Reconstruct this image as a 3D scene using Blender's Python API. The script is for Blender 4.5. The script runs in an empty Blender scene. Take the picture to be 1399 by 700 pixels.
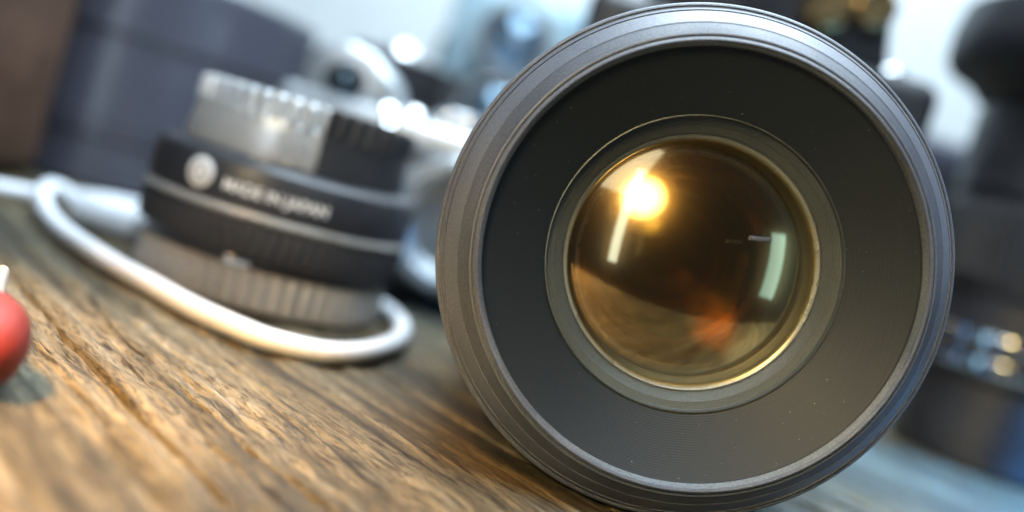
import bpy, bmesh, math, random
import numpy as np
from mathutils import Matrix, Vector
R_ = math.radians
scene = bpy.context.scene
COL = scene.collection

# ------------------------------------------------------------------ camera
FOCAL_PX, CAM_H, ROLL = 1300.0, 0.0488, R_(17.0)
PITCH = math.atan(91.0 / FOCAL_PX)
cam = bpy.data.cameras.new('camera'); cam_o = bpy.data.objects.new('camera', cam); COL.objects.link(cam_o)
cam.sensor_width = 36.0
cam.lens = FOCAL_PX / 1399.0 * 36.0
cam.clip_start, cam.clip_end = 0.005, 20.0
_F = Vector((0, math.cos(PITCH), -math.sin(PITCH))); _U = Vector((0, math.sin(PITCH), math.cos(PITCH))); _X = Vector((1, 0, 0))
_Rt = _X * math.cos(ROLL) + _U * math.sin(ROLL)
_Up = -_X * math.sin(ROLL) + _U * math.cos(ROLL)
M = Matrix((( _Rt.x, _Up.x, -_F.x, 0), (_Rt.y, _Up.y, -_F.y, 0), (_Rt.z, _Up.z, -_F.z, CAM_H), (0, 0, 0, 1)))
cam_o.matrix_world = M
cam.dof.use_dof = True
cam.dof.focus_distance = 0.1640
cam.dof.aperture_fstop = 4.7
scene.camera = cam_o

# ------------------------------------------------------------------ world, lamps, exposure
w = bpy.data.worlds.new('World'); scene.world = w; w.use_nodes = True
w.node_tree.nodes['Background'].inputs[0].default_value = (0.30, 0.38, 0.50, 1)
w.node_tree.nodes['Background'].inputs[1].default_value = 0.06

def area(name, loc, target, sx, sy, power, col, shape='RECTANGLE', spread=180):
    l = bpy.data.lights.new(name, 'AREA'); l.shape = shape; l.size = sx; l.size_y = sy
    l.energy = power; l.color = col; l.spread = R_(spread)
    o = bpy.data.objects.new(name, l); COL.objects.link(o); o.location = loc
    o.rotation_euler = (Vector(target) - Vector(loc)).to_track_quat('-Z', 'Y').to_euler()
    return o
area('overhead_softbox', (0.04, 0.22, 0.58), (0.03, 0.22, 0.0), 0.60, 0.42, 10.8, (0.71, 0.87, 1.0))
area('key_softbox', (-0.195, -0.055, 0.275), (0.02, 0.17, 0.05), 0.17, 0.20, 0.22, (0.92, 0.95, 1.0))
area('highlight_strip', (-0.235, -0.26, 0.16), (-0.10, 0.30, 0.05), 0.045, 0.46, 0.32, (0.75, 0.88, 1.0))  # unseen strip added to draw an upright highlight on the wide lens
area('warm_bulb', (-0.1230, -0.1620, 0.2050), (0.03, 0.17, 0.05), 0.200, 0.200, 0.082, (1.0, 0.72, 0.28), 'DISK', spread=24)
area('warm_wood_fill', (-0.13, -0.03, 0.24), (-0.076, 0.112, 0.0), 0.05, 0.05, 0.26, (1.0, 0.50, 0.11), spread=36)  # unseen warm light added to tint the near left wood orange
area('blue_tint_fill', (0.45, 0.20, 0.22), (0.21, 0.26, 0.0), 0.10, 0.10, 1.0, (0.05, 0.36, 1.0), spread=40)  # unseen blue light added to stand in for the corner's blue veil
area('teal_shadow_fill', (0.42, -0.16, 0.12), (0.06, 0.18, 0.04), 0.07, 0.26, 0.09, (0.42, 0.76, 1.0))  # unseen fill added to lift the shadows toward teal
area('backdrop_fill', (0.1, 0.72, 0.75), (0.1, 1.1, 0.20), 1.0, 0.2, 9.0, (0.76, 0.90, 1.0))  # unseen light added to brighten the pale backdrop

scene.render.engine = 'CYCLES'
scene.cycles.caustics_reflective = False; scene.cycles.caustics_refractive = False
scene.cycles.transparent_max_bounces = 24; scene.cycles.max_bounces = 10
scene.view_settings.view_transform = 'Standard'
try: scene.view_settings.look = 'None'
except Exception: pass
scene.view_settings.exposure = 0.2; scene.view_settings.gamma = 1.0
scene.view_settings.use_curve_mapping = False

# ------------------------------------------------------------------ materials
def nodes(name):
    m = bpy.data.materials.new(name); m.use_nodes = True
    nt = m.node_tree; b = nt.nodes['Principled BSDF']
    return m, nt, b
def mat(name, col, rough=0.5, metal=0.0, speck=0.0, speck_scale=2500, bump=0.0, bump_scale=3000, vary=0.0, coat=0.0, spec=0.5):
    m, nt, b = nodes(name); N, L = nt.nodes.new, nt.links.new
    b.inputs['Base Color'].default_value = (*col, 1); b.inputs['Roughness'].default_value = rough
    b.inputs['Metallic'].default_value = metal; b.inputs['Coat Weight'].default_value = coat
    b.inputs['Specular IOR Level'].default_value = spec
    tc = N('ShaderNodeTexCoord')
    if speck or vary:
        n1 = N('ShaderNodeTexNoise'); n1.inputs['Scale'].default_value = speck_scale; n1.inputs['Detail'].default_value = 2
        n2 = N('ShaderNodeTexNoise'); n2.inputs['Scale'].default_value = 60; n2.inputs['Detail'].default_value = 5
        L(tc.outputs['Object'], n1.inputs['Vector']); L(tc.outputs['Object'], n2.inputs['Vector'])
        mr = N('ShaderNodeMapRange'); mr.inputs[1].default_value = .3; mr.inputs[2].default_value = .7
        mr.inputs[3].default_value = 1 - speck; mr.inputs[4].default_value = 1 + speck; L(n1.outputs[0], mr.inputs[0])
        mv = N('ShaderNodeMapRange'); mv.inputs[1].default_value = .3; mv.inputs[2].default_value = .7
        mv.inputs[3].default_value = 1 - vary; mv.inputs[4].default_value = 1 + vary; L(n2.outputs[0], mv.inputs[0])
        mu = N('ShaderNodeMath'); mu.operation = 'MULTIPLY'; L(mr.outputs[0], mu.inputs[0]); L(mv.outputs[0], mu.inputs[1])
        vm = N('ShaderNodeVectorMath'); vm.operation = 'SCALE'; vm.inputs[0].default_value = col; L(mu.outputs[0], vm.inputs['Scale'])
        L(vm.outputs[0], b.inputs['Base Color'])
        rr = N('ShaderNodeMapRange'); rr.inputs[1].default_value = .3; rr.inputs[2].default_value = .7
        rr.inputs[3].default_value = max(0.03, rough - .12 * (vary > 0)); rr.inputs[4].default_value = min(1, rough + .12 * (vary > 0))
        L(n2.outputs[0], rr.inputs[0]); L(rr.outputs[0], b.inputs['Roughness'])
    if bump:
        nb = N('ShaderNodeTexNoise'); nb.inputs['Scale'].default_value = bump_scale; nb.inputs['Detail'].default_value = 3
        L(tc.outputs['Object'], nb.inputs['Vector'])
        bp = N('ShaderNodeBump'); bp.inputs['Strength'].default_value = bump; bp.inputs['Distance'].default_value = 0.0002
        L(nb.outputs[0], bp.inputs['Height']); L(bp.outputs[0], b.inputs['Normal'])
    return m
def glass(name, tint, refl, boost=1.0, ior=1.6, glow=0, glow_col=(1, .6, .2)):
    """coated thin glass: transparent body, mirror coat by Fresnel"""
    m, nt, b = nodes(name); N, L = nt.nodes.new, nt.links.new
    nt.nodes.remove(b); out = [n for n in nt.nodes if n.type == 'OUTPUT_MATERIAL'][0]
    t = N('ShaderNodeBsdfTransparent'); t.inputs[0].default_value = (*tint, 1)
    g = N('ShaderNodeBsdfGlossy'); g.inputs['Color'].default_value = (*refl, 1); g.inputs['Roughness'].default_value = 0.012
    f = N('ShaderNodeFresnel'); f.inputs[0].default_value = ior
    mu = N('ShaderNodeMath'); mu.operation = 'MULTIPLY'; mu.inputs[1].default_value = boost; mu.use_clamp = True; L(f.outputs[0], mu.inputs[0])
    if glow:                                             # broad tinted lobe added to spread a glow round mirrored lamps
        g2 = N('ShaderNodeBsdfGlossy'); g2.inputs['Color'].default_value = (*glow_col, 1); g2.inputs['Roughness'].default_value = .21
        mh = N('ShaderNodeMixShader'); mh.inputs[0].default_value = glow; L(g.outputs[0], mh.inputs[1]); L(g2.outputs[0], mh.inputs[2]); g = mh
    mx = N('ShaderNodeMixShader'); L(mu.outputs[0], mx.inputs[0]); L(t.outputs[0], mx.inputs[1]); L(g.outputs[0], mx.inputs[2])
    L(mx.outputs[0], out.inputs[0]); return m
def grooved(name, col, rough, scale, strength, axis='Y', spec=0.5):
    """matte black with fine concentric turning marks round the optical axis (local Y through the object origin)"""
    m, nt, b = nodes(name); N, L = nt.nodes.new, nt.links.new
    b.inputs['Base Color'].default_value = (*col, 1); b.inputs['Roughness'].default_value = rough
    b.inputs['Specular IOR Level'].default_value = spec
    tc = N('ShaderNodeTexCoord'); sp = N('ShaderNodeSeparateXYZ'); L(tc.outputs['Object'], sp.inputs[0])
    cb = N('ShaderNodeCombineXYZ'); L(sp.outputs['X'], cb.inputs[0]); L(sp.outputs['Z'], cb.inputs[1])
    ln = N('ShaderNodeVectorMath'); ln.operation = 'LENGTH'; L(cb.outputs[0], ln.inputs[0])
    mu = N('ShaderNodeMath'); mu.operation = 'MULTIPLY'; mu.inputs[1].default_value = scale; L(ln.outputs['Value'], mu.inputs[0])
    sn = N('ShaderNodeMath'); sn.operation = 'SINE'; L(mu.outputs[0], sn.inputs[0])
    no = N('ShaderNodeTexNoise'); no.inputs['Scale'].default_value = 2600; no.inputs['Detail'].default_value = 3; L(tc.outputs['Object'], no.inputs['Vector'])
    ad = N('ShaderNodeMath'); ad.operation = 'MULTIPLY_ADD'; ad.inputs[1].default_value = 2.2; L(no.outputs[0], ad.inputs[0]); L(sn.outputs[0], ad.inputs[2])
    du = N('ShaderNodeTexNoise'); du.inputs['Scale'].default_value = 1700; du.inputs['Detail'].default_value = 1; L(tc.outputs['Object'], du.inputs['Vector'])
    dr = N('ShaderNodeMapRange'); dr.inputs[1].default_value = .765; dr.inputs[2].default_value = .84; L(du.outputs[0], dr.inputs[0])
    dm = N('ShaderNodeMix'); dm.data_type = 'RGBA'; dm.inputs[6].default_value = (*col, 1); dm.inputs[7].default_value = (.22, .22, .22, 1)
    L(dr.outputs[0], dm.inputs[0]); L(dm.outputs[2], b.inputs['Base Color'])
    bp = N('ShaderNodeBump'); bp.inputs['Strength'].default_value = strength; bp.inputs['Distance'].default_value = 0.0001
    L(ad.outputs[0], bp.inputs['Height']); L(bp.outputs[0], b.inputs['Normal'])
    return m

MT = dict(
    rim=mat('satin_black_rim', (.092, .108, .145), .44, 0, .22, 3200, .35, 2600, .12),
    rim2=mat('anodised_dark_rim', (.060, .071, .096), .5, 0, .30, 3600, .5, 3000, .12),
    thread=mat('worn_thread_metal', (.115, .13, .145), .42, .4, .30, 3000, .3, 3000, .2),
    baffle=grooved('turned_matte_baffle', (.006, .0108, .0165), .50, 16000, .22),
    cone=mat('turned_retaining_cone', (.075, .09, .095), .44, .2, .18, 3000, .3, 3000, .1),
    innermetal=mat('inner_bevel_metal', (.42, .45, .43), .30, .5, .10, 2000, 0, 1, .1),
    inside=mat('inside_black', (.016, .014, .013), .55),
    inside2=mat('inside_ring_brown', (.10, .052, .025), .38, .3),  # amber glow of the lens interior put into the brown
    black=mat('black_satin_plastic', (.022, .022, .026), .42, 0, .15, 1500, .2, 2500, .2),
    rubber=mat('black_rubber', (.020, .020, .023), .62, 0, .2, 1500, .3, 2000, .15),
    barrel=mat('dark_satin_barrel', (.060, .065, .085), .24, 0, .05, 1200, .1, 2000, .0),
    gloss=mat('glossy_dark_barrel', (.085, .088, .115), .28, 0, .05, 1200, .05, 2000, 0, 0, 1.0),
    greyring=mat('grey_alloy_ring', (.33, .325, .31), .42, .25, .15, 1500, .2, 1500, .15),
    chrome=mat('satin_chrome', (.72, .75, .78), .20, 1.0, .05, 1500, 0, 1, .10),
    alu=mat('bright_aluminium', (.66, .69, .72), .33, .45, .05, 1500, .05, 1500, .05),
    polished=mat('polished_chrome', (.85, .87, .89), .07, 1.0),
    silver=mat('satin_silver_paint', (.50, .53, .55), .34, .7, .1, 1500, .15, 1500, .1),
    leather=mat('grey_leatherette', (.17, .17, .175), .6, 0, .25, 900, .9, 900, .15),
    blackleather=mat('black_leatherette', (.028, .028, .032), .55, 0, .25, 900, .9, 900, .15),
    brownleather=mat('brown_leather', (.085, .045, .028), .5, 0, .2, 600, .6, 700, .25),
    white=mat('white_cable_plastic', (.66, .68, .71), .38, 0, .02, 800, .05, 1500, .03),
    ink=mat('white_print', (.90, .90, .89), .5),
    inkgrey=mat('grey_print', (.28, .28, .27), .5),
    red=mat('red_rubber', (.17, .014, .008), .6, 0, .1, 900, .15, 1200, .15),
    brass=mat('worn_brass', (.80, .55, .26), .22, 1.0, .1, 900, 0, 1, .1),
    slate=mat('blue_grey_enamel', (.28, .40, .46), .35, .2, .1, 900, .1, 1200, .15),
    wall=mat('pale_backdrop_paint', (.66, .70, .72), .8, 0, 0.02, 300, 0, 1, .05),
    g_front=glass('amber_coated_glass', (.68, .60, .52), (1.0, .90, .55), 5.6, glow=.5, glow_col=(1.0, .62, .22)),
    g_mid=glass('orange_coated_glass', (.95, .80, .55), (1.0, .62, .20), 3.0),  # orange body tint adds to the painted amber glow inside the lens
    g_back=glass('green_coated_glass', (.9, .85, .7), (.70, .95, .65), 2.0),
    g_purple=glass('purple_coated_glass', (.9, .8, .75), (.75, .45, .95), 2.0),
    g_blue=glass('blue_coated_glass', (.75, .85, .95), (.55, .80, 1.0), 3.0),
)

# ------------------------------------------------------------------ helpers
def finish(name, me, m, parent=None, smooth=True, sharp=35):
    o = bpy.data.objects.new(name, me); COL.objects.link(o); o.parent = parent
    if m: me.materials.append(m)
    if smooth:
        me.polygons.foreach_set('use_smooth', [True] * len(me.polygons))
        me.set_sharp_from_angle(angle=R_(sharp))
    return o
def thing(name, label, cat, loc=(0, 0, 0), rz=0, group=None):
    o = bpy.data.objects.new(name, None); COL.objects.link(o); o.location = loc; o.rotation_euler = (0, 0, rz)
    o.empty_display_size = .01
    o['label'] = label; o['category'] = cat
    if group: o['group'] = group
    return o
def lathe(name, prof, m, parent, axis='z', c=(0, 0, 0), segs=96, ribs=None, arc=None, sharp=35, closed=False):
    """prof: (radius, height) in millimetres. axis 'z': height up. axis 'y': height toward -Y (the front).
    The object origin is put at c (metres) so that turning marks centre on the axis."""
    P = [(r * .001, z * .001) for r, z in prof]
    vs, fs = [], []; n = len(P)
    full = arc is None
    cnt = segs if full else segs + 1
    a0, a1 = (0, 2 * math.pi) if full else arc
    for i in range(cnt):
        a = a0 + (a1 - a0) * i / segs
        for (r, z) in P:
            rr = r
            if ribs and ribs[2] * .001 <= z <= ribs[3] * .001:
                s = math.sin(ribs[0] * a); rr = r + ribs[1] * .001 * max(-1, min(1, 1.8 * s))
            x, y = rr * math.sin(a), -rr * math.cos(a)
            vs.append((x, y, z) if axis == 'z' else (x, -z, -y))
    for i in range(segs):
        j = (i + 1) % cnt
        for k in range(n - 1 + (1 if closed else 0)):
            k2 = (k + 1) % n
            fs.append((i * n + k, j * n + k, j * n + k2, i * n + k2))
    me = bpy.data.meshes.new(name); me.from_pydata(vs, [], fs)
    bm = bmesh.new(); bm.from_mesh(me); bmesh.ops.remove_doubles(bm, verts=bm.verts, dist=1e-7)
    if not full and closed:
        bm.edges.ensure_lookup_table()
        bmesh.ops.holes_fill(bm, edges=[e for e in bm.edges if e.is_boundary], sides=0)
    bmesh.ops.recalc_face_normals(bm, faces=bm.faces); bm.to_mesh(me); bm.free()
    o = finish(name, me, m, parent, True, sharp); o.location = c
    return o
def box(name, size, m, parent, c=(0, 0, 0), bev=1.5, seg=3, rot=None):
    """size and bevel in millimetres, c = centre in metres"""
    bm = bmesh.new(); bmesh.ops.create_cube(bm, size=1.0)
    bmesh.ops.scale(bm, vec=[s * .001 for s in size], verts=bm.verts)
    if bev: bmesh.ops.bevel(bm, geom=list(bm.edges), offset=bev * .001, segments=seg, affect='EDGES', profile=.5)
    me = bpy.data.meshes.new(name); bm.to_mesh(me); bm.free()
    o = finish(name, me, m, parent); o.location = c
    if rot: o.rotation_euler = rot
    return o
def extrude_xz(name, pts, depth, m, parent, c=(0, 0, 0), bev=1.5):
    """outline in the XZ plane (mm), extruded along Y, bevelled"""
    bm = bmesh.new()
    vs = [bm.verts.new((x * .001, -depth * .0005, z * .001)) for x, z in pts]
    f = bm.faces.new(vs)
    r = bmesh.ops.extrude_face_region(bm, geom=[f])
    bmesh.ops.translate(bm, vec=(0, depth * .001, 0), verts=[g for g in r['geom'] if isinstance(g, bmesh.types.BMVert)])
    bmesh.ops.recalc_face_normals(bm, faces=bm.faces)
    if bev: bmesh.ops.bevel(bm, geom=list(bm.edges), offset=bev * .001, segments=3, affect='EDGES', profile=.5)
    me = bpy.data.meshes.new(name); bm.to_mesh(me); bm.free()
    o = finish(name, me, m, parent); o.location = c; return o
def smooth_path(pts, per=14):
    P = [Vector(p) for p in pts]; out = []
    for i in range(len(P) - 1):
        p0 = P[max(i - 1, 0)]; p1 = P[i]; p2 = P[i + 1]; p3 = P[min(i + 2, len(P) - 1)]
        for k in range(per):
            t = k / per
            out.append(0.5 * ((2 * p1) + (-p0 + p2) * t + (2 * p0 - 5 * p1 + 4 * p2 - p3) * t * t + (-p0 + 3 * p1 - 3 * p2 + p3) * t ** 3))
    out.append(P[-1]); return out
def tube(name, pts, rad, m, parent=None, sides=20):
    """rad: number or list along pts (metres)"""
    bm = bmesh.new(); rings = []
    n = len(pts)
    for i, p in enumerate(pts):
        t = (pts[min(i + 1, n - 1)] - pts[max(i - 1, 0)]).normalized()
        s = t.cross(Vector((0, 0, 1))); s = s.normalized() if s.length > 1e-6 else Vector((1, 0, 0)); u = s.cross(t)
        r = rad[i] if isinstance(rad, (list, tuple)) else rad
        rings.append([bm.verts.new(p + (s * math.cos(a) + u * math.sin(a)) * r) for a in [2 * math.pi * k / sides for k in range(sides)]])
    for a, b in zip(rings, rings[1:]):
        for k in range(sides): bm.faces.new((a[k], a[(k + 1) % sides], b[(k + 1) % sides], b[k]))
    bm.faces.new(rings[0][::-1]); bm.faces.new(rings[-1])
    bmesh.ops.recalc_face_normals(bm, faces=bm.faces)
    me = bpy.data.meshes.new(name); bm.to_mesh(me); bm.free()
    return finish(name, me, m, parent, True, 60)
def dome(prof_r, z_edge, rc, n=14, sign=1):
    """spherical cap profile from the edge to the axis (mm); sign +1 bulges toward +height"""
    out = []; s = math.sqrt(rc * rc - prof_r * prof_r)
    for i in range(n + 1):
        r = prof_r * (1 - i / n); out.append((r, z_edge + sign * (math.sqrt(rc * rc - r * r) - s)))
    return out
def ring_text(name, txt, size, r, z, ang, m, parent):
    """raised lettering wrapped round a vertical cylinder of radius r (mm), centred at angle ang"""
    cu = bpy.data.curves.new(name, 'FONT'); cu.body = txt; cu.size = size * .001; cu.align_x = 'CENTER'; cu.align_y = 'CENTER'
    cu.extrude = .00005; cu.offset = .00008
    t = bpy.data.objects.new(name, cu); COL.objects.link(t)
    dg = bpy.context.evaluated_depsgraph_get(); me = bpy.data.meshes.new_from_object(t.evaluated_get(dg))
    bpy.data.objects.remove(t)
    for v in me.vertices:
        a = ang + v.co.x / (r * .001); rr = r * .001 + v.co.z + .00006
        v.co = (rr * math.sin(a), -rr * math.cos(a), z * .001 + v.co.y)
    return finish(name, me, m, parent, False)

# ------------------------------------------------------------------ setting: wooden table, backdrop
rng = np.random.default_rng(7)
def vnoise(x, y, seed):
    g = np.random.default_rng(seed).random((256, 256))
    xi = np.floor(x).astype(int); yi = np.floor(y).astype(int); fx = x - xi; fy = y - yi
    fx = fx * fx * (3 - 2 * fx); fy = fy * fy * (3 - 2 * fy)
    a = g[xi % 256, yi % 256]; b = g[(xi + 1) % 256, yi % 256]; c = g[xi % 256, (yi + 1) % 256]; d = g[(xi + 1) % 256, (yi + 1) % 256]
    return (a * (1 - fx) + b * fx) * (1 - fy) + (c * (1 - fx) + d * fx) * fy
GRAIN = R_(44.0)      # grain runs 44 degrees to the left of straight ahead
GU = Vector((-math.sin(GRAIN), math.cos(GRAIN), 0)); GV = Vector((math.cos(GRAIN), math.sin(GRAIN), 0))
def wood_table():
    us = np.concatenate([np.linspace(-.75, -.12, 30, endpoint=False), np.linspace(-.12, .42, 420, endpoint=False), np.linspace(.42, 1.15, 40)])
    vv = np.concatenate([np.linspace(-.75, -.06, 40, endpoint=False), np.linspace(-.06, .24, 640, endpoint=False), np.linspace(.24, 1.2, 70)])
    Uu, Vv = np.meshgrid(us, vv, indexing='ij')
    wob = (vnoise(Uu * 14, Vv * 30, 1) - .5) * .006 + (vnoise(Uu * 40, Vv * 90, 2) - .5) * .0016
    W = Vv + wob
    ridge = np.abs(vnoise(Uu * 10, W * 420, 3) - .5) * 2
    fine = vnoise(Uu * 60, W * 1300, 4)
    mid = vnoise(Uu * 12, W * 160, 5)
    chip = vnoise(Uu * 180, W * 520, 8)
    rough = np.clip(vnoise(Uu * 9, W * 55, 6) * 1.8 - .45, 0, 1)
    crack = np.clip(1 - np.abs(vnoise(Uu * 5, W * 70, 7) - .5) / .035, 0, 1)
    z = -(ridge * .00060 + fine * .00045 * (0.3 + rough) + (1 - mid) * .0011 + chip * .0010 * rough + crack * .0020 * (.3 + rough))
    z = z - np.percentile(z, 93)
    X = GU.x * Uu + GV.x * Vv; Y = GU.y * Uu + GV.y * Vv
    co = np.stack([X, Y, z], -1).reshape(-1, 3).astype(np.float32)
    nu, nv = len(us), len(vv)
    i = np.arange(nu - 1)[:, None] * nv + np.arange(nv - 1)[None, :]
    q = np.stack([i, i + nv, i + nv + 1, i + 1], -1).reshape(-1, 4)
    # keep the faces of a table that ends in front of the backdrop
    cy = co[q].mean(1); keep = (cy[:, 1] < 1.03) & (cy[:, 1] > .02) & (np.abs(cy[:, 0]) < .78); q = q[keep]
    used = np.unique(q); mp = np.full(len(co), -1); mp[used] = np.arange(len(used)); q = mp[q]; co = co[used]
    me = bpy.data.meshes.new('wooden_table'); me.from_pydata(co.tolist(), [], q.tolist())
    bm = bmesh.new(); bm.from_mesh(me)
    if bm.faces[:] and bm.faces[:][0].normal.z < 0: bmesh.ops.reverse_faces(bm, faces=bm.faces)
    for co_, no_ in (((0, .086, 0), (0, -1, 0)), ((0, .97, 0), (0, 1, 0)), ((.72, 0, 0), (1, 0, 0)), ((-.72, 0, 0), (-1, 0, 0))):  # near edge cut close so the front glass mirrors less wood
        bmesh.ops.bisect_plane(bm, geom=bm.verts[:] + bm.edges[:] + bm.faces[:], plane_co=co_, plane_no=no_, clear_outer=True)
    ex = bmesh.ops.extrude_edge_only(bm, edges=[e for e in bm.edges if e.is_boundary])
    for v in ex['geom']:
        if isinstance(v, bmesh.types.BMVert): v.co.z = -.032
    bm.to_mesh(me); bm.free()
    m, nt, b = nodes('weathered_wood'); N, L = nt.nodes.new, nt.links.new
    tc = N('ShaderNodeTexCoord')
    mp_ = N('ShaderNodeMapping'); mp_.vector_type = 'TEXTURE'; mp_.inputs['Rotation'].default_value = (0, 0, GRAIN); L(tc.outputs['Object'], mp_.inputs[0])
    def noise(sx, sy, det=6, dist=0.3):
        mm = N('ShaderNodeMapping'); mm.inputs['Scale'].default_value = (sx, sy, sx); L(mp_.outputs[0], mm.inputs[0])
        n = N('ShaderNodeTexNoise'); n.inputs['Scale'].default_value = 1; n.inputs['Detail'].default_value = det
        n.inputs['Roughness'].default_value = .62; n.inputs['Distortion'].default_value = dist; L(mm.outputs[0], n.inputs['Vector']); return n
    def ramp(src, stops):
        r = N('ShaderNodeValToRGB'); e = r.color_ramp.elements
        while len(e) < len(stops): e.new(.5)
        for el, (p, c) in zip(e, stops): el.position = p; el.color = (*c, 1)
        L(src, r.inputs[0]); return r
    n1 = noise(150, 9, 8, .8); n2 = noise(620, 62, 8, .7); n3 = noise(34, 7, 4); n4 = noise(1500, 300, 5, .9); n5 = noise(60, 14, 3)
    r1 = ramp(n1.outputs[0], [(.30, (.026, .022, .016)), (.42, (.080, .067, .043)), (.54, (.150, .127, .083)), (.72, (.28, .255, .20))])
    r2 = ramp(n2.outputs[0], [(.34, (.16, .14, .12)), (.47, (.78, .77, .75)), (.70, (1.25, 1.22, 1.16))])
    r3 = ramp(n3.outputs[0], [(.33, (.50, .53, .52)), (.50, (.92, .91, .85)), (.65, (1.12, 1.04, .90))])
    r4 = ramp(n4.outputs[0], [(.36, (.34, .31, .28)), (.52, (1, 1, 1))])
    def mul(a, b_):
        x = N('ShaderNodeMix'); x.data_type = 'RGBA'; x.blend_type = 'MULTIPLY'; x.inputs[0].default_value = 1
        L(a, x.inputs[6]); L(b_, x.inputs[7]); return x.outputs[2]
    c = mul(mul(mul(r1.outputs[0], r2.outputs[0]), r3.outputs[0]), r4.outputs[0]); L(c, b.inputs['Base Color'])
    b.inputs['Roughness'].default_value = .58; b.inputs['Specular IOR Level'].default_value = .35
    add = N('ShaderNodeMath'); add.operation = 'ADD'; L(n2.outputs[0], add.inputs[0]); L(n4.outputs[0], add.inputs[1])
    bp = N('ShaderNodeBump'); bp.inputs['Strength'].default_value = .6; bp.inputs['Distance'].default_value = .0006
    L(add.outputs[0], bp.inputs['Height']); L(bp.outputs[0], b.inputs['Normal'])
    o = finish('wooden_table', me, m); o['kind'] = 'structure'; return o
wood_table()
bd = box('backdrop_wall', (2600, 20, 1400), MT['wall'], None, (.1, 1.02, .30), 0); bd['kind'] = 'structure'

# ------------------------------------------------------------------ the big lens in front
def big_lens():
    Rr = 45.0
    t = thing('camera_lens', 'large black camera lens lying on the wood, front glass facing the viewer', 'camera lens', (.0306, .1560, 0))
    c = (0, 0, Rr * .001)
    lathe('barrel', [(41.5, -112), (43.6, -110), (43.6, -60), (44.2, -59), (44.2, -30), (43.2, -29), (43.2, -13.5), (44.4, -12.6), (44.5, -11.0)], MT['barrel'], t, 'y', c, 160)
    lathe('focus_grip', [(43.7, -57), (44.7, -56), (44.7, -34), (44.2, -33)], MT['rubber'], t, 'y', c, 480, (80, .25, -56.5, -33.5))
    lathe('rear_cap', [(0, -118), (33, -118), (34, -117), (34, -112), (41.5, -112)], MT['black'], t, 'y', c, 96)
    lathe('front_ring', [(44.2, -11.2), (44.9, -10.7), (45.0, -9.9), (44.85, -9.1), (44.6, -8.75), (44.3, -8.6), (44.2, -8.8), (44.0, -8.8), (43.9, -8.4),
                         (43.4, -7.6), (43.2, -7.7), (43.1, -7.3), (42.0, -5.7), (40.75, -4.1), (40.65, -4.1)], MT['rim'], t, 'y', c, 256, sharp=18)
    lathe('name_ring', [(40.66, -4.15), (39.6, -2.9), (38.75, -2.1), (38.6, -2.2)], MT['rim2'], t, 'y', c, 256, sharp=18)
    fr = lathe('filter_ring', [(38.62, -2.9), (38.62, -1.55), (38.45, -1.25), (38.15, -1.2), (38.05, -1.5), (37.75, -1.5), (37.65, -0.55), (37.45, -0.2), (37.2, -.05),
                          (36.95, -.2), (36.85, -.55)], MT['rim'], t, 'y', c, 256, sharp=18)
    lathe('index_notch', [(38.66, -2.4), (38.75, -1.45), (38.6, -1.12), (38.1, -1.08), (38.0, -2.0)], MT['rim'], fr, 'y', c, 60, arc=(math.pi + R_(22) - R_(31), math.pi - R_(14)), closed=True)
    th = []
    z = -.55
    for k in range(2):
        th += [(36.85, z), (36.5, z - .28), (36.85, z - .56)]; z -= .6
    th += [(36.6, z - .1), (36.4, z - .3)]
    lathe('filter_thread', th, MT['thread'], t, 'y', c, 256, sharp=25)
    lathe('baffle', [(36.42, -2.0), (36.3, -2.3), (36.0, -2.45), (26.2, -8.4), (25.9, -8.5)], MT['baffle'], t, 'y', c, 256)
    pr = [(25.92, -8.6), (25.85, -8.25), (25.65, -8.2), (25.55, -8.6), (25.5, -9.2)]
    r, zz = 25.4, -9.3
    for k in range(5):                                   # fine steps near the lip
        pr += [(r, zz), (r - .20, zz - .05), (r - .22, zz - .22)]; r -= .22; zz -= .22
    pr += [(r - .05, zz - .05), (22.9, -11.5), (22.85, -11.7), (22.65, -11.75), (22.6, -11.6), (22.45, -11.6)]
    lathe('retaining_ring', pr, MT['cone'], t, 'y', c, 256, sharp=18)
    lathe('inner_bevel', [(22.46, -11.62), (21.9, -12.15), (21.75, -12.5), (21.6, -12.7)], MT['innermetal'], t, 'y', c, 192, sharp=25)
    g = lathe('front_element', dome(21.9, -12.1, 46.0, 28), MT['g_front'], t, 'y', c, 160)
    lathe('element_spacer', [(21.62, -12.7), (21.5, -14.2), (21.3, -14.4), (21.1, -15.3), (20.9, -15.5), (20.8, -17.5), (20.2, -17.7)], MT['inside'], t, 'y', c, 160)
    lathe('spacer_edge', [(20.25, -17.6), (19.7, -17.9), (19.4, -18.6), (19.35, -19.2)], MT['innermetal'], t, 'y', c, 160, sharp=25)
    lathe('second_element', dome(19.5, -19.2, 60.0, 24, -1), MT['g_mid'], t, 'y', c, 128)
    lathe('inner_barrel', [(19.4, -19.2), (19.0, -24), (17.6, -24.3), (17.4, -29), (15.8, -29.4), (15.5, -36), (13.2, -36.3), (13.0, -46), (10.5, -46.3)], MT['inside2'], t, 'y', c, 128)
    lathe('third_element', dome(15.6, -33, 24.0, 20), MT['g_back'], t, 'y', c, 128)
    lathe('fourth_element', dome(12.9, -40, 40.0, 16), MT['g_purple'], t, 'y', c, 96)
    lathe('aperture_blades', [(10.6, -46.2), (6.5, -46.8), (6.3, -47.4), (0.0, -47.5)], MT['inside'], t, 'y', c, 9, sharp=10)
    return t
big_lens()

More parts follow.
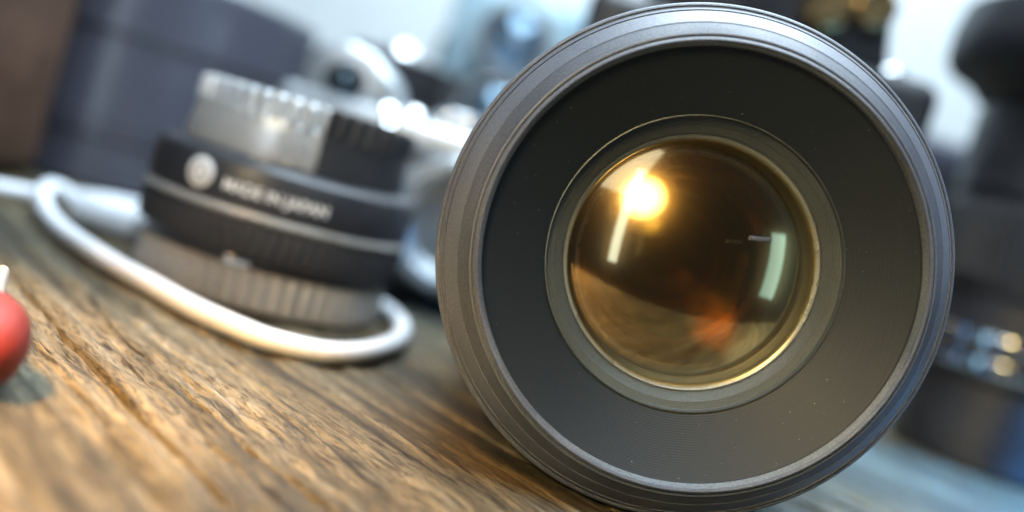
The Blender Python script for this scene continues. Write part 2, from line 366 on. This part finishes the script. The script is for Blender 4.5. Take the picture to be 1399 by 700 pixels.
# ------------------------------------------------------------------ small vintage lens, standing on the table
def small_lens():
    t = thing('vintage_lens', 'small vintage lens with silver top ring and white lettering, standing inside the white cable', 'camera lens', (-.0653, .2637, 0), R_(13.9))
    lathe('mount_ring', [(0, .0), (31.5, .0), (32.8, .6), (33.6, 1.2), (33.6, 9.6), (33.0, 10.4), (31.5, 10.6)], MT['greyring'], t, 'z', segs=432, ribs=(54, .55, 1.0, 9.8))
    box('index_mark', (6.5, 2.2, 3.0), MT['chrome'], t, (-.0065, -.0322, .0118), .8)
    lathe('lower_barrel', [(31.8, 10.4), (32.8, 10.7), (33.0, 13.2), (34.0, 13.8)], MT['black'], t, 'z', segs=128)
    lathe('focus_ring', [(33.9, 13.6), (35.4, 14.0), (35.6, 14.6), (35.6, 21.4), (35.3, 22.2), (35.0, 22.4)], MT['rubber'], t, 'z', segs=432, ribs=(72, .35, 14.1, 21.8))
    lathe('ring_edge', [(35.0, 22.2), (35.8, 22.6), (36.2, 23.4), (35.8, 24.4), (35.4, 24.6)], MT['greyring'], t, 'z', segs=160)
    tr = lathe('lettered_ring', [(35.4, 24.5), (35.8, 25.0), (35.8, 34.4), (35.0, 35.6), (33.0, 36.6), (29.0, 37.4)], MT['black'], t, 'z', segs=160)
    ring_text('lettering', 'MADE IN JAPAN', 3.7, 35.8, 29.2, R_(-3), MT['ink'], tr)
    d = lathe('round_emblem', [(0, .35), (3.5, .35), (3.8, .2), (3.8, -.4)], MT['ink'], tr, 'y', segs=48)
    a = R_(-35); d.location = (.0358 * math.sin(a), -.0358 * math.cos(a), .0302); d.rotation_euler = (0, 0, a)
    lathe('emblem_ring', [(2.5, .35), (2.5, .45), (2.0, .45), (2.0, .35)], MT['inkgrey'], d, 'y', segs=40)
    lathe('aperture_ring', [(29.6, 37.2), (29.9, 38.0), (28.6, 47.4), (28.4, 47.5), (28.6, 47.8), (28.5, 53.2), (28.0, 53.9), (26.0, 54.1)], MT['alu'], t, 'z', segs=480, ribs=(44, .70, 47.7, 53.5))
    lathe('black_grip', [(28.2, 37.6), (30.7, 37.9), (29.8, 47.2), (29.7, 47.5), (29.6, 53.6), (29.0, 54.4), (27.4, 54.4)], MT['rubber'], t, 'z', segs=160, ribs=(44, .70, 47.4, 54.0), arc=(R_(10), R_(118)), closed=True)
    lathe('top_cap', [(26.2, 54.0), (25.5, 52.8), (20, 51.5), (0, 51.2)], MT['black'], t, 'z', segs=96)
small_lens()

# ------------------------------------------------------------------ white cable looped round the small lens
def cable():
    z = .0027
    pts = [(-.235, .262), (-.190, .2750), (-.160, .2850), (-.1480, .3000), (-.1440, .3250), (-.1330, .3380), (-.1050, .3330), (-.0780, .3150), (-.0500, .3000), (-.0330, .2840), (-.0240, .2640), (-.0218, .2420),
           (-.0248, .2200), (-.0320, .2040), (-.0440, .1992), (-.0567, .2036), (-.0673, .2097), (-.0799, .2193), (-.0937, .2297), (-.1073, .2423), (-.1199, .2552), (-.1331, .2720), (-.1400, .2830), (-.1425, .2915), (-.1385, .2935), (-.1310, .2870), (-.1270, .2820)]
    zs = [z] * len(pts); zs[-1] = .0054; zs[-2] = .0056; zs[-3] = .0066; zs[-4] = .0072; zs[-5] = .0060; zs[-6] = .0036
    path = smooth_path([(x, y, q) for (x, y), q in zip(pts, zs)])
    t = thing('white_cable', 'thick white cable looped on the wood around the small vintage lens', 'cable', (-.0440, .2085, 0))
    off = Vector((-.0440, .2085, 0))
    tube('cord', [p - off for p in path], .00245, MT['white'], t)
    d = Vector((.022, -.0065, 0)).normalized(); p0 = Vector((-.1285, .2832, .0056))
    tube('plug', [p0 + d * q - off for q in (0, .001, .003, .020, .0235, .024)], [.0030, .0046, .0055, .0055, .0050, .0036], MT['white'], t, 24)
    tube('plug_tip', [p0 + d * q - off for q in (.0238, .031)], .0030, MT['polished'], t, 20)
cable()

# ------------------------------------------------------------------ red rubber blower at the left edge
def blower():
    t = thing('dust_blower', 'small red rubber dust blower with pale nozzle at the left edge', 'blower', (-.0684, .1315, 0), R_(26))
    o = lathe('bulb', [(0, -9), (2.3, -8.8), (4.6, -7.4), (6.1, -4.6), (6.6, -.8), (6.3, 2.8), (5.1, 6.2), (3.5, 8.6), (2.6, 9.6), (2.3, 11), (0, 11)], MT['red'], t, 'y', (0, 0, .0066), 64)
    o.rotation_euler = (R_(-8), 0, R_(180))
    n = lathe('nozzle', [(2.2, 10), (2.0, 12), (1.4, 18), (1.1, 28), (0.7, 28.4), (0, 28.4)], MT['greyring'], t, 'y', (0, 0, .0066), 40)
    n.rotation_euler = (R_(-8), 0, R_(180))
blower()

# ------------------------------------------------------------------ lenses standing behind
def standing_lens(name, label, loc, prof, ringsz, top_r, h, m='barrel', group=None):
    t = thing(name, label, 'camera lens', loc, 0, group)
    lathe('barrel', prof, MT[m], t, 'z', segs=128, sharp=12)
    for (r, z0, z1, mm, ribs) in ringsz:
        lathe('ring', [(r - .8, z0 - .3), (r, z0), (r, z1), (r - .8, z1 + .3)], MT[mm], t, 'z', segs=360, ribs=(ribs, .5, z0 - .1, z1 + .1) if ribs else None)
    lathe('front_rim', [(top_r - .3, h - 2.2), (top_r + .5, h - 1.6), (top_r + .5, h - .4), (top_r, h), (top_r - 3, h), (top_r - 4, h - 3), (top_r - 10, h - 5)], MT['silver'], t, 'z', segs=128)
    lathe('front_glass', dome(top_r - 9, h - 7, (top_r - 9) * 2.2, 12), MT['g_blue'], t, 'z', segs=64)
    return t
standing_lens('wide_lens', 'wide dark lens barrel standing behind the white cable, at the far left', (-.1805, .4302, 0),
    [(0, 0), (62, 0), (64, 1.5), (64.5, 20), (65.5, 21), (65.5, 60), (66.5, 62), (66.5, 86), (66, 88)], [(65.9, 26, 50, 'gloss', 0)], 66, 90, 'gloss')
standing_lens('short_lens', 'short black lens standing behind the silver camera, below a pale gap', (-.082, .490, 0),
    [(0, 0), (24, 0), (25, 2), (25, 40), (27, 42), (27, 93)], [(26, 10, 30, 'rubber', 60)], 27, 95, 'black')
cap = [o for o in bpy.data.objects if o.name.startswith('short_lens')][0]
lathe('glint_dome', [(9, 0), (10, 1)] + dome(10, 2, 10.5, 10), MT['polished'], cap, 'z', (0, -.010, .0925), 48)  # chrome dome added only to make a bright round highlight
def tele():
    t = thing('telephoto_lens', 'tall black telephoto lens standing on end with knurled chrome rings, at the right edge', 'camera lens', (.190, .360, 0))
    lathe('barrel', [(0, 0), (30, 0), (31.5, 1.5), (31.5, 30), (33, 32), (33, 60), (35, 64), (35, 96), (36.5, 99), (37, 128), (35, 132)], MT['black'], t, 'z', segs=128, sharp=12)
    for z0 in (34.5, 43.0):
        lathe('knurled_ring', [(33, z0 - .4), (34.4, z0), (34.8, z0 + 2.5), (34.4, z0 + 5), (33, z0 + 5.4)], MT['polished'], t, 'z', segs=384, ribs=(48, .5, z0 - .1, z0 + 5.1))
    lathe('focus_grip', [(34.8, 66), (36.2, 67), (36.2, 92), (34.8, 93)], MT['rubber'], t, 'z', segs=360, ribs=(60, .5, 66.5, 92.5))
    lathe('hood', [(35, 131), (38, 133), (43, 138), (47, 141), (52, 143), (54, 146), (54.5, 156), (53, 165), (50, 166), (49, 150), (36, 135)], MT['black'], t, 'z', segs=128)
tele()

# ------------------------------------------------------------------ silver rangefinder camera
def rangefinder():
    t = thing('rangefinder_camera', 'old silver rangefinder camera standing between the small lens and the big lens', 'camera', (-.028, .345, 0), R_(-3))
    box('body', (132, 30, 46), MT['leather'], t, (0, 0, .0260), 6, 4)
    box('base_plate', (134, 32, 6), MT['black'], t, (0, 0, .003), 2)
    tp = box('top_plate', (134, 32, 13), MT['silver'], t, (0, 0, .0550), 4, 4)
    extrude_xz('viewfinder_housing', [(-62, 0), (-62, 17), (-57, 23), (-48, 26), (-38, 24), (-29, 17), (-25, 8), (-24, 0)], 24, MT['silver'], t, (0, .001, .0550), 2.5)
    lathe('viewfinder_window', [(0, .4), (6.5, .4), (7.2, 0), (7.2, -2)], MT['black'], t, 'y', (-.0455, -.0115, .0670), 40)
    lathe('window_glass', dome(6.2, .5, 14, 6), MT['g_blue'], t, 'y', (-.0455, -.0115, .0670), 40)
    for x, r, h_ in ((-4, 8, 7), (18, 9, 7), (40, 10, 8)):
        lathe('knob', [(0, h_), (r - 2, h_), (r - .6, h_ - .7), (r, h_ - 2), (r, 1), (r - 1, 0)], MT['polished'], t, 'z', (x * .001, 0, .0615), 144, (24, .3, .9, h_ - 1.5))
    for x, y, r, zb in ((-29, -8, 5.5, .0600), (-20, -4, 5.0, .0615), (-26, -13, 4.5, .0555)):  # polished domes placed to catch the overhead light as round highlights
        lathe('highlight_dome', [(r, -2)] + dome(r, 0, r * 1.02, 10), MT['polished'], t, 'z', (x * .001, y * .001, zb), 40)
    box('range_window', (12, 2, 6), MT['black'], t, (.0300, -.0160, .0550), .8)
    box('flash_socket', (10, 3, 9), MT['black'], t, (.0100, -.0160, .0540), 1.2)
    lathe('lens_barrel', [(25, -2), (25, 4), (23, 5), (23, 16), (21, 18), (18, 18), (14, 12), (0, 11)], MT['silver'], t, 'y', (.008, -.0140, .0300), 96)
rangefinder()

# ------------------------------------------------------------------ twin lens reflex camera far behind
def tlr():
    t = thing('twin_lens_camera', 'tall blue-grey twin lens camera standing far behind, left of the big lens', 'camera', (-.040, .640, 0), R_(4))
    box('body', (92, 86, 128), MT['blackleather'], t, (0, .010, .0655), 5, 4)
    box('front_plate', (84, 5, 58), MT['slate'], t, (0, -.0345, .1340), 2.5)
    box('hood', (86, 80, 40), MT['slate'], t, (0, .010, .1485), 3)
    for z in (.098, .146):
        l = lathe('lens_tube', [(24, 0), (24, 12), (22.5, 14), (20, 14), (18, 9), (0, 7)], MT['silver'], t, 'y', (0, -.0370, z - .01), 72)
        lathe('glass', dome(18.5, 9.5, 26, 10), MT['g_blue'], l, 'y', (0, 0, 0), 56)
    for s in (-1, 1):
        lathe('side_knob', [(0, 12), (9, 12), (10, 11), (10, 0)], MT['polished'], t, 'y', (s * .036, -.0370, .060), 60)
tlr()

# ------------------------------------------------------------------ tall black SLR behind the big lens
def slr():
    t = thing('reflex_camera', 'bulky black reflex camera standing behind the big lens, brass discs added for warm highlights', 'camera', (.064, .365, 0))
    box('body', (126, 56, 92), MT['blackleather'], t, (0, 0, .0465), 8, 4)
    box('top_cover', (128, 58, 36), MT['black'], t, (0, 0, .1085), 7, 4)
    extrude_xz('prism_housing', [(-46, 0), (-42, 26), (-26, 46), (24, 46), (36, 30), (43, 0)], 56, MT['black'], t, (0, 0, .1240), 3)
    box('logo_plate', (44, 3, 12), MT['blackleather'], t, (-.002, -.0290, .1500), 1)
    lathe('warm_disc', [(0, 5), (7, 5), (8.4, 4), (8.6, 2), (8.6, 0)], MT['brass'], t, 'y', (.0150, -.0285, .1400), 60, )  # brass discs added to give the housing warm highlights
    lathe('warm_disc', [(0, 4), (6, 4), (7, 3), (7, 0)], MT['brass'], t, 'y', (.0310, -.0285, .1440), 60)
    lathe('mount', [(34, 0), (34, 5), (30, 6), (27, 2), (0, 1)], MT['silver'], t, 'y', (0, -.0280, .0600), 96)
    lathe('shutter_button', [(0, 6), (6, 5.6), (7, 4.5), (7, 0)], MT['chrome'], t, 'z', (.0520, 0, .1262), 48)
slr()
def case():
    t = thing('leather_case', 'brown leather camera case in front of the wide dark lens, cut by the left edge', 'case', (-.2270, .3330, 0), R_(-3))
    box('body', (100, 42, 82), MT['brownleather'], t, (0, 0, .0412), 9, 4)
    box('lid', (104, 46, 34), MT['brownleather'], t, (0, 0, .0860), 10, 4)
    box('strap', (14, 3, 50), MT['brownleather'], t, (.030, -.0228, .0700), 1)
case()

def bag():
    t = thing('gap_filler_bag', 'dark grey bag added far behind to darken the gap between the reflex camera and the telephoto lens', 'bag', (.215, .640, 0), R_(5))
    box('body', (150, 90, 142), MT['rubber'], t, (0, 0, .0712), 14, 4)  # dark bag put here to darken the pale gap
    box('flap', (156, 96, 30), MT['barrel'], t, (0, 0, .1420), 12, 4)
    box('pocket', (110, 16, 62), MT['rubber'], t, (0, -.0500, .0420), 7, 4)
    box('buckle', (16, 4, 22), MT['chrome'], t, (-.030, -.0500, .1280), 1.5)
bag()
